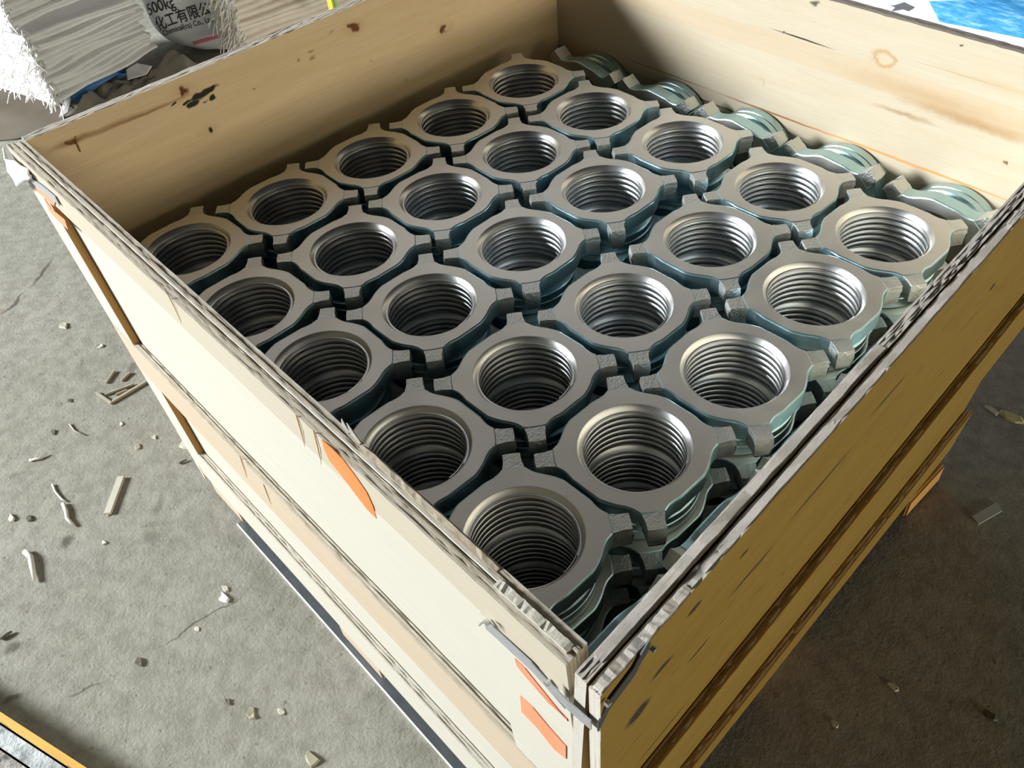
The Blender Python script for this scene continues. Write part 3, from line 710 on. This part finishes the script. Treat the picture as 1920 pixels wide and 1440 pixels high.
mb.face(P_); o = mb.build('film_scrap', M_SACK, origin=P_[0]); sm = o.modifiers.new('s', 'SOLIDIFY'); sm.thickness = .004
tag(o, 'torn white scrap lying on the dusty grey film', 'scrap')
q = onz(624, 4, -2.2); mb = MB(); mb.box((q.x, q.y, q.z), (.14, .07, .5), .4); o = mb.build('sack_tag', plain('green_tag', (.35, .7, .25), .5)); tag(o, 'small green and yellow tag at the top of the cream sacks', 'tag')
mb = MB(); mb.box((q.x + .03, q.y - .07, q.z - .02), (.10, .05, .5), .4); mb.build('yellow_edge', plain('yellow_tag', (.8, .6, .08), .5), o)

# blue and white bag behind the back-right wall
bc = onz(1800, 10, -1.6)
sk = Lump('woven_bag', (bc.x + .3, bc.y + .9, -2.35), (3.1, 1.9, 1.15), M_BAG, rz=.05, ex=3.2, wr=.05, seed=8)
tag(sk.o, 'white woven bag with a large blue printed panel behind the back-right wall', 'bag')
sk.frame((.25, -.75, .62))
t2 = NT('blue_print'); v2 = t2.uv(src='Object'); nb = t2.noise(t2.uv((6, 26, 26), src='Object'), 4, 4, .7)
M_BLUEP = t2.set(color=t2.ramp(nb, [(.3, (0.03, .22, .55)), (.5, (.08, .40, .78)), (.68, (.35, .66, .92))]), rough=.45)
qs = [safe(sk, 1762, 42), safe(sk, 2000, 92), safe(sk, 2000, 0), safe(sk, 1742, 3)]
sk.patch('blue_panel', qs, M_BLUEP, 24)
qa = safe(sk, 1690, 14)
mb = MB(); mb.face([sk.hit(qa[0] + .16 * math.cos(k * .7) * (1 + .5 * math.sin(k * 2.3)), qa[1] + .05 * math.sin(k * .7) * (1 + .5 * math.cos(k * 3.1)), .012) or sk.hit(qa[0], qa[1]) for k in range(9)])
mb.build('dirt_mark', plain('dirt', (.10, .10, .11), .8), sk.o)

# ------------------------------------------------------------------ boards in the near left corner
def slab(name, a, b, c, zt, mat, edge, label, cat, back=2.2, length=4.2):
    """a real plank on the floor: its far long edge runs through pixels a and b, its near edge through c"""
    A, B, C_ = onz(*a, zt), onz(*b, zt), onz(*c, zt); d = (onz(165, 1440, zt) - onz(0, 1333, zt)).normalized(); g = Vector((d.y, -d.x, 0))
    if (C_ - A).dot(g) < 0: g = -g
    wd = (C_ - A).dot(g); o0 = A - d * back; n = 10; mb = MB(); zb = FZ + .01
    def P(s, w, z): q = o0 + d * s + g * w; return Vector((q.x, q.y, z))
    ss = [length * k / n for k in range(n + 1)]
    mb.grid([[P(q, .004, zt) for q in ss], [P(q, wd - .004, zt) for q in ss]], 0, [[(q, 0) for q in ss], [(q, wd) for q in ss]])
    for w_ in (.004, wd - .004): mb.grid([[P(q, w_, zb) for q in ss], [P(q, w_, zt) for q in ss]], 1, [[(q, 0) for q in ss], [(q, zt - zb) for q in ss]])
    for q in (0, length): mb.face([P(q, .004, zb), P(q, wd - .004, zb), P(q, wd - .004, zt), P(q, .004, zt)], 1)
    return tag(mb.build(name, [mat, edge], origin=P(length / 2, wd / 2, FZ)), label, cat)
def rough(name, ca, cb):
    t = NT(name); v = t.uv((1, 1, 1), src='Object'); n1 = t.noise(v, 55, 6, .75); n2 = t.noise(v, 12, 4, .6)
    t.bump(n1, .9, .006)
    return t.set(color=t.mix(t.mr(n2, .4, .62, 0, .6), t.ramp(n1, [(.36, cb), (.55, ca)]), cb), rough=.85)
M_YEL = wood('yellow_stained_board', (0.72, 0.44, 0.10), (0.55, 0.28, 0.05), fleck_lo=.66, seed=3.3, figure=.6)
slab('plank', (0, 1333), (165, 1440), (0, 1355), -3.24, M_YEL, E2, 'yellow stained plank edge in the near left corner of the floor', 'plank')
slab('plank', (0, 1358), (130, 1440), (0, 1402), -3.24, rough('weathered_edge', (0.62, 0.67, 0.67), (0.25, .27, .27)), E3, 'weathered grey-white plank beside the yellow stained one', 'plank')
slab('plank', (0, 1405), (60, 1440), (0, 1475), -3.24, rough('dirty_edge', (0.48, 0.46, 0.42), (0.09, .08, .07)), E3, 'dark dirty plank beside the grey-white one in the corner', 'plank')

# ------------------------------------------------------------------ litter on the floor
M_STICK = plain('grey_wood_splinter', (0.36, 0.32, 0.25), 0.7, nscale=40, namt=.25)
M_CHIP = plain('pale_chip', (0.55, 0.52, 0.43), 0.7); M_DCHIP = plain('dark_chip', (0.10, 0.085, 0.06), 0.8)
M_TWIG = plain('pale_twig', (0.62, 0.60, 0.54), 0.6); M_LEAF = plain('dry_leaf', (0.34, 0.31, 0.22), 0.7)
def stick(x0, y0, x1, y1, wd, label, mat=M_STICK, h=.03, group=None):
    a, b = fl(x0, y0), fl(x1, y1); c = (a + b) / 2; d = b - a; mb = MB()
    mb.box((c.x, c.y, FZ + h / 2 + .004), (d.length, wd, h), math.atan2(d.y, d.x)); o = mb.build('wood_stick', mat, bevel=.006, origin=(c.x, c.y, FZ)); return tag(o, label, 'stick', group)
def twig(pts, r, label, mat=M_TWIG):
    P = [fl(x, y, r + .004) for x, y in pts]; mb = MB(); mb.tube(P, [r] * (len(P) - 1) + [r * .6], 6); o = mb.build('twig', mat, smooth=True, origin=P[0] - Vector((0, 0, r))); return tag(o, label, 'twig')
def chip(x, y, sz, label, mat=M_CHIP, nm='wood_chip', cat='chip', seed=0, flat=.4):
    p = fl(x, y); rnd = random.Random(seed + x); mb = MB(); n = 7
    R_ = [sz * rnd.uniform(.6, 1.1) for _ in range(n)]; lo = [p + Vector((R_[i] * math.cos(2 * PI * i / n), R_[i] * .6 * math.sin(2 * PI * i / n), .004)) for i in range(n)]
    hi = [p + Vector((R_[i] * .8 * math.cos(2 * PI * i / n), R_[i] * .5 * math.sin(2 * PI * i / n), sz * flat * rnd.uniform(.5, 1))) for i in range(n)]
    mb.face(lo[::-1]); mb.face(hi); mb.grid([lo, hi], 0, None, True); o = mb.build(nm, mat, origin=p); return tag(o, label, cat)
stick(229, 896, 203, 966, .085, 'flat grey wood strip lying alone on the floor left of the crate', plain('grey_lath', (0.50, .47, .39), .7, nscale=40, namt=.15), .035)
stick(212, 755, 278, 716, .045, 'longest grey stick of the splinter pile beside the crate')
stick(198, 742, 252, 722, .03, 'thin upper stick crossing the splinter pile')
stick(182, 738, 211, 758, .035, 'short stick at the lower end of the splinter pile')
stick(200, 720, 216, 697, .03, 'short upright-lying stick at the top of the splinter pile')
stick(228, 716, 246, 700, .03, 'stub of stick on the right of the splinter pile')
stick(218, 742, 240, 733, .028, 'little splinter under the longest stick')
twig([(46, 1034), (57, 1043), (60, 1060), (65, 1088)], .03, 'white bent twig on the floor at far left')
twig([(118, 944), (124, 958), (126, 972), (138, 985)], .022, 'pale crooked twig above the white bent one')
twig([(98, 908), (104, 922), (116, 936), (124, 940)], .012, 'thin curved root strand near the pale crooked twig')
twig([(130, 795), (140, 808), (160, 816)], .010, 'thin curled fibre on the floor', M_STICK)
twig([(55, 863), (72, 860), (88, 852)], .016, 'thin straw lying flat on the floor', M_TWIG)
twig([(0, 1197), (12, 1190), (22, 1184)], .02, 'short twig at the left picture edge', M_DCHIP)
twig([(335, 868), (350, 862)], .016, 'small bark sliver next to the crate foot', M_DCHIP)
for i, (x, y, s_, m, lb) in enumerate(((120, 612, .10, M_CHIP, 'pale paper-like chip on the floor'), (189, 650, .06, M_CHIP, 'tan wood chip above the splinter pile'), (132, 752, .05, M_DCHIP, 'dark pebble left of the splinter pile'),
        (100, 811, .06, M_DCHIP, 'dark pebble near the thin curled fibre'), (228, 795, .05, M_CHIP, 'small pale chip below the splinter pile'), (258, 838, .06, M_STICK, 'grey chip between crate and wood strip'),
        (289, 820, .05, M_CHIP, 'upright pale chip close to the crate'), (345, 835, .09, M_CHIP, 'large cream chip by the crate foot'), (22, 972, .08, M_CHIP, 'cream stone at the left picture edge'),
        (56, 973, .07, M_DCHIP, 'dark bark bit beside the cream stone'), (203, 964, .05, M_CHIP, 'pale bit at the end of the grey wood strip'), (261, 1241, .07, M_DCHIP, 'dark cube-like pebble on the floor joint line'),
        (420, 1122, .09, M_WHITE, 'small white plastic cap on the floor'), (424, 1104, .06, M_CHIP, 'pale curl just above the white cap'), (370, 1180, .04, M_CHIP, 'tiny pale bit on the floor joint'),
        (428, 1316, .05, M_DCHIP, 'dark grain in the lower floor'), (527, 1334, .05, M_CHIP, 'small pale flake in the lower floor'), (1565, 1358, .05, M_CHIP, 'pale crumb on the dark floor right of crate'),
        (1674, 1288, .06, M_CHIP, 'tan crumb further out on the dark floor'), (1857, 1342, .07, M_DCHIP, 'grey crumb at the far right of the dark floor'), (195, 1018, .05, M_CHIP, 'white fleck near the lower left floor'))):
    chip(x, y, s_, lb, m, seed=i)
chip(470, 1336, .085, 'dry curled leaf on the lower floor', M_LEAF, 'dry_leaf', 'leaf', 50, .35)
chip(585, 1424, .10, 'dry crumpled leaf at the lower picture edge', M_LEAF, 'dry_leaf', 'leaf', 51, .4)
chip(1895, 782, .17, 'yellowish leaf on the dark floor right of crate', plain('yellow_leaf', (.5, .45, .22), .7), 'dry_leaf', 'leaf', 52, .15)
chip(1860, 770, .10, 'grey scrap beside the yellowish leaf', M_CHIP, 'paper_scrap', 'scrap', 53, .2)
mb = MB(); P_ = [fl(1822, 970), fl(1868, 944), fl(1878, 960), fl(1834, 985)]
mb.face([p + Vector((0, 0, .006)) for p in P_]); mb.face([p + Vector((0, 0, .022)) for p in P_])
for i in range(4): mb.face([P_[i] + Vector((0, 0, .006)), P_[(i + 1) % 4] + Vector((0, 0, .006)), P_[(i + 1) % 4] + Vector((0, 0, .022)), P_[i] + Vector((0, 0, .022))])
tag(mb.build('tape_strip', plain('grey_tape', (.42, .44, .42), .4), origin=P_[0]), 'translucent grey tape strip on the dark floor right of crate', 'tape')
